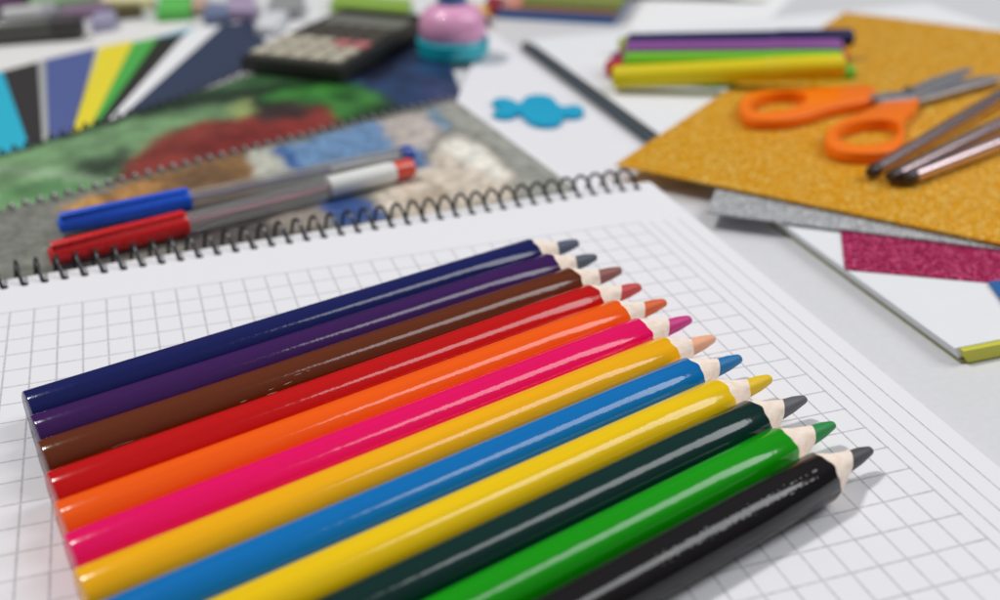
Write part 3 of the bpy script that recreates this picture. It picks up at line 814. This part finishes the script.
# white things at the back right
flat_thing('white_sheet', 'white paper sheet lying behind the pile of felt markers', 'paper', quadpts([(622, 28), (745, 42), (800, -10), (640, -14)], .3), .0, .25, paper('sheet_back', (236, 236, 238)))
bm = bmesh.new()
cs = un(690, -8, 0)
rows_ = []
for i in range(15):
    u = i / 14; row = []
    for j in range(11):
        v = j / 10
        row.append(bm.verts.new(((u - .5) * 62 + 6 * v, (v - .5) * 46, 1.0 + 5.0 * (math.sin(u * 5 + v * 2) * .5 + .5) * (1 - v * .4) + random.uniform(-.25, .25))))
    rows_.append(row)
for i in range(14):
    for j in range(10): bm.faces.new((rows_[i][j], rows_[i + 1][j], rows_[i + 1][j + 1], rows_[i][j + 1]))
bm.normal_update(); bmesh.ops.solidify(bm, geom=bm.faces[:], thickness=.15)
o = link('tissue_sheet', bm, paper('tissue', (236, 235, 226)), smooth=True, loc=(cs.x, cs.y + 4, .4)); o.rotation_euler = (0, 0, math.radians(-24))
tag(o, 'crumpled cream tissue paper sheet at the far edge', 'tissue')

# clutter beyond the fanned papers, upper left
def roundbar(name, label, cat, a, e, z, r, rgb, m, group=None, cap=None):
    P = un(a[0], a[1], z); Q = un(e[0], e[1], z); d = Q - P; L = d.length
    t = thing(name, label, cat, P, (0, 0, math.atan2(d.y, d.x)), group)
    mm = mat(m, rgb, rough=.4, coat=.2)
    bm = bmesh.new(); lathe(bm, [(0, r * .6), (.6, r * .92), (1.5, r), (L * .72, r)], 24); link('barrel', bm, mm, t, smooth=True)
    bm = bmesh.new(); lathe(bm, [(L * .72, r * .9), (L * .72 + .4, r * 1.05), (L - 1.5, r), (L, r * .6)], 24); link('cap', bm, mm if cap is None else mat(m + '_cap', cap, rough=.4), t, smooth=True)
    return t
roundbar('felt_marker', 'thick charcoal marker beyond the turquoise and black paper strips', 'marker', (-30, 34), (84, 26), 4.6, 4.4, (76, 76, 72), 'charcoal_barrel', cap=(62, 58, 58))
roundbar('glue_stick', 'white glue stick lying behind the charcoal marker', 'glue stick', (2, 17), (58, 11), 3.6, 3.4, (196, 196, 196), 'glue_white', cap=(170, 168, 176))
block('clay_block', 'dark purple clay block in the far left corner', 'clay', [(-20, 8), (22, 1), (30, -12), (-20, -8)], 0, 6, (84, 48, 84), 'clay_purple', 1.2)
block('clay_block', 'sage green clay block behind the glue stick', 'clay', [(28, 4), (92, -3), (100, -14), (30, -8)], 0, 5, (134, 164, 126), 'clay_sage', 1.2)
block('clay_block', 'mauve clay strip behind the lilac block', 'clay', [(58, 13), (108, 7), (112, 1), (62, 5)], 0, 4, (138, 112, 138), 'clay_mauve', 1.0)
block('clay_block', 'lilac clay block right of the charcoal marker', 'clay', [(90, 22), (114, 18), (116, 9), (93, 12)], 0, 5, (164, 160, 188), 'clay_lilac', 1.0)
block('clay_block', 'small dark olive clay block behind the white pad', 'clay', [(108, 11), (142, 8), (140, 3), (110, 5)], 0, 4, (92, 82, 46), 'clay_olive', .8)
block('clay_block', 'cream clay block beside the bright green one', 'clay', [(100, 1), (154, 0), (152, -10), (104, -10)], 0, 4, (226, 218, 170), 'clay_cream', 1.0)
block('clay_block', 'bright green clay block beyond the white pad', 'clay', [(155, 11), (190, 9), (192, -6), (160, -6)], 0, 5, (96, 190, 88), 'clay_green', 1.0)
block('clay_block', 'slate blue clay block at the end of the clay row', 'clay', [(202, 14), (228, 14), (230, 3), (206, 2)], 0, 5, (112, 124, 156), 'clay_slate', 1.0)
block('clay_block', 'pale violet clay block left of the calculator', 'clay', [(226, 10), (256, 10), (252, -8), (228, -8)], 0, 5, (170, 152, 182), 'clay_violet', 1.0)
block('clay_block', 'small peach clay block between the green and slate blocks', 'clay', [(190, 7), (206, 6), (208, -4), (192, -4)], 0, 4, (196, 164, 148), 'clay_peach', 1.0)
block('eraser', 'white eraser standing left of the calculator', 'eraser', [(254, 27), (276, 27), (290, 8), (262, 8)], Z3 - 2.3, 4, (216, 218, 222), 'eraser_white', 1.0)
block('eraser', 'grey eraser behind the white eraser and the calculator', 'eraser', [(266, 9), (300, 8), (304, -6), (270, -6)], 0, 5, (150, 150, 152), 'eraser_grey', 1.0)
block('lime_ruler', 'lime green ruler lying behind the calculator', 'ruler', [(330, 3), (408, 9), (412, -1), (336, -8)], 0, 4, (142, 178, 72), 'ruler_lime', .3)
flat_thing('white_sheet', 'white paper sheet behind the calculator and sharpener', 'paper', quadpts([(262, 40), (490, 30), (500, -20), (262, -20)], 0.2), 0, .2, paper('sheet_far', (222, 222, 224)))

# ------------------------------------------------------------------ light
w = bpy.data.worlds.new('World'); bpy.context.scene.world = w; w.use_nodes = True
nt = w.node_tree; bg = nt.nodes['Background']
# a plain room: pale ceiling, darker walls
co = nd(nt, 'ShaderNodeTexCoord'); sx = nd(nt, 'ShaderNodeSeparateXYZ'); nt.links.new(co.outputs['Generated'], sx.inputs[0])
cr = nd(nt, 'ShaderNodeValToRGB'); e = cr.color_ramp.elements
e[0].position = 0.05; e[0].color = (.14, .14, .145, 1); e[1].position = 0.9; e[1].color = (.85, .86, .88, 1)
nt.links.new(sx.outputs['Z'], cr.inputs['Fac']); nt.links.new(cr.outputs['Color'], bg.inputs['Color']); bg.inputs['Strength'].default_value = 0.30
def area(name, target, direction, dist, sx_, sy_, power, col, shape='RECTANGLE'):
    ld = bpy.data.lights.new(name, 'AREA'); ld.shape = shape; ld.size = sx_; ld.size_y = sy_; ld.energy = power; ld.color = col
    o = bpy.data.objects.new(name, ld); C.objects.link(o)
    dv = Vector(direction).normalized(); o.location = Vector(target) * S + dv * dist
    o.rotation_euler = (-dv).to_track_quat('-Z', 'Y').to_euler()
    return o
area('ceiling_lamp', (90, 0, 5), (-.41, .21, .88), 2.2, .27, .27, 24, (1, .985, .96), 'DISK')
wl = area('window_light', (90, -40, 5), (.70, -.06, .71), 1.5, 1.3, .56, 10.0, (.96, .98, 1), 'ELLIPSE')
zax = Vector((.70, -.06, .71)).normalized(); xax = Vector((.385, .114, -.215)); xax = (xax - zax * xax.dot(zax)).normalized(); yax = zax.cross(xax)
wl.rotation_euler = Matrix((xax, yax, zax)).transposed().to_euler()

# ------------------------------------------------------------------ camera
cd = bpy.data.cameras.new('camera'); cam = bpy.data.objects.new('camera', cd); C.objects.link(cam)
cd.sensor_width = 36; cd.lens = FPX / 1000 * 36; cd.clip_start = .01; cd.clip_end = 20
cam.matrix_world = Matrix.Translation(CAM * S) @ RM.to_4x4()
cd.dof.use_dof = True; cd.dof.focus_distance = 0.178 * 1.6; cd.dof.aperture_fstop = 7.8
scn = bpy.context.scene; scn.camera = cam
scn.render.engine = 'CYCLES'
scn.cycles.use_denoising = True; scn.cycles.sample_clamp_indirect = 6; scn.cycles.max_bounces = 8
scn.view_settings.view_transform = 'Standard'; scn.view_settings.look = 'None'
scn.view_settings.exposure = 0.13; scn.view_settings.gamma = 1
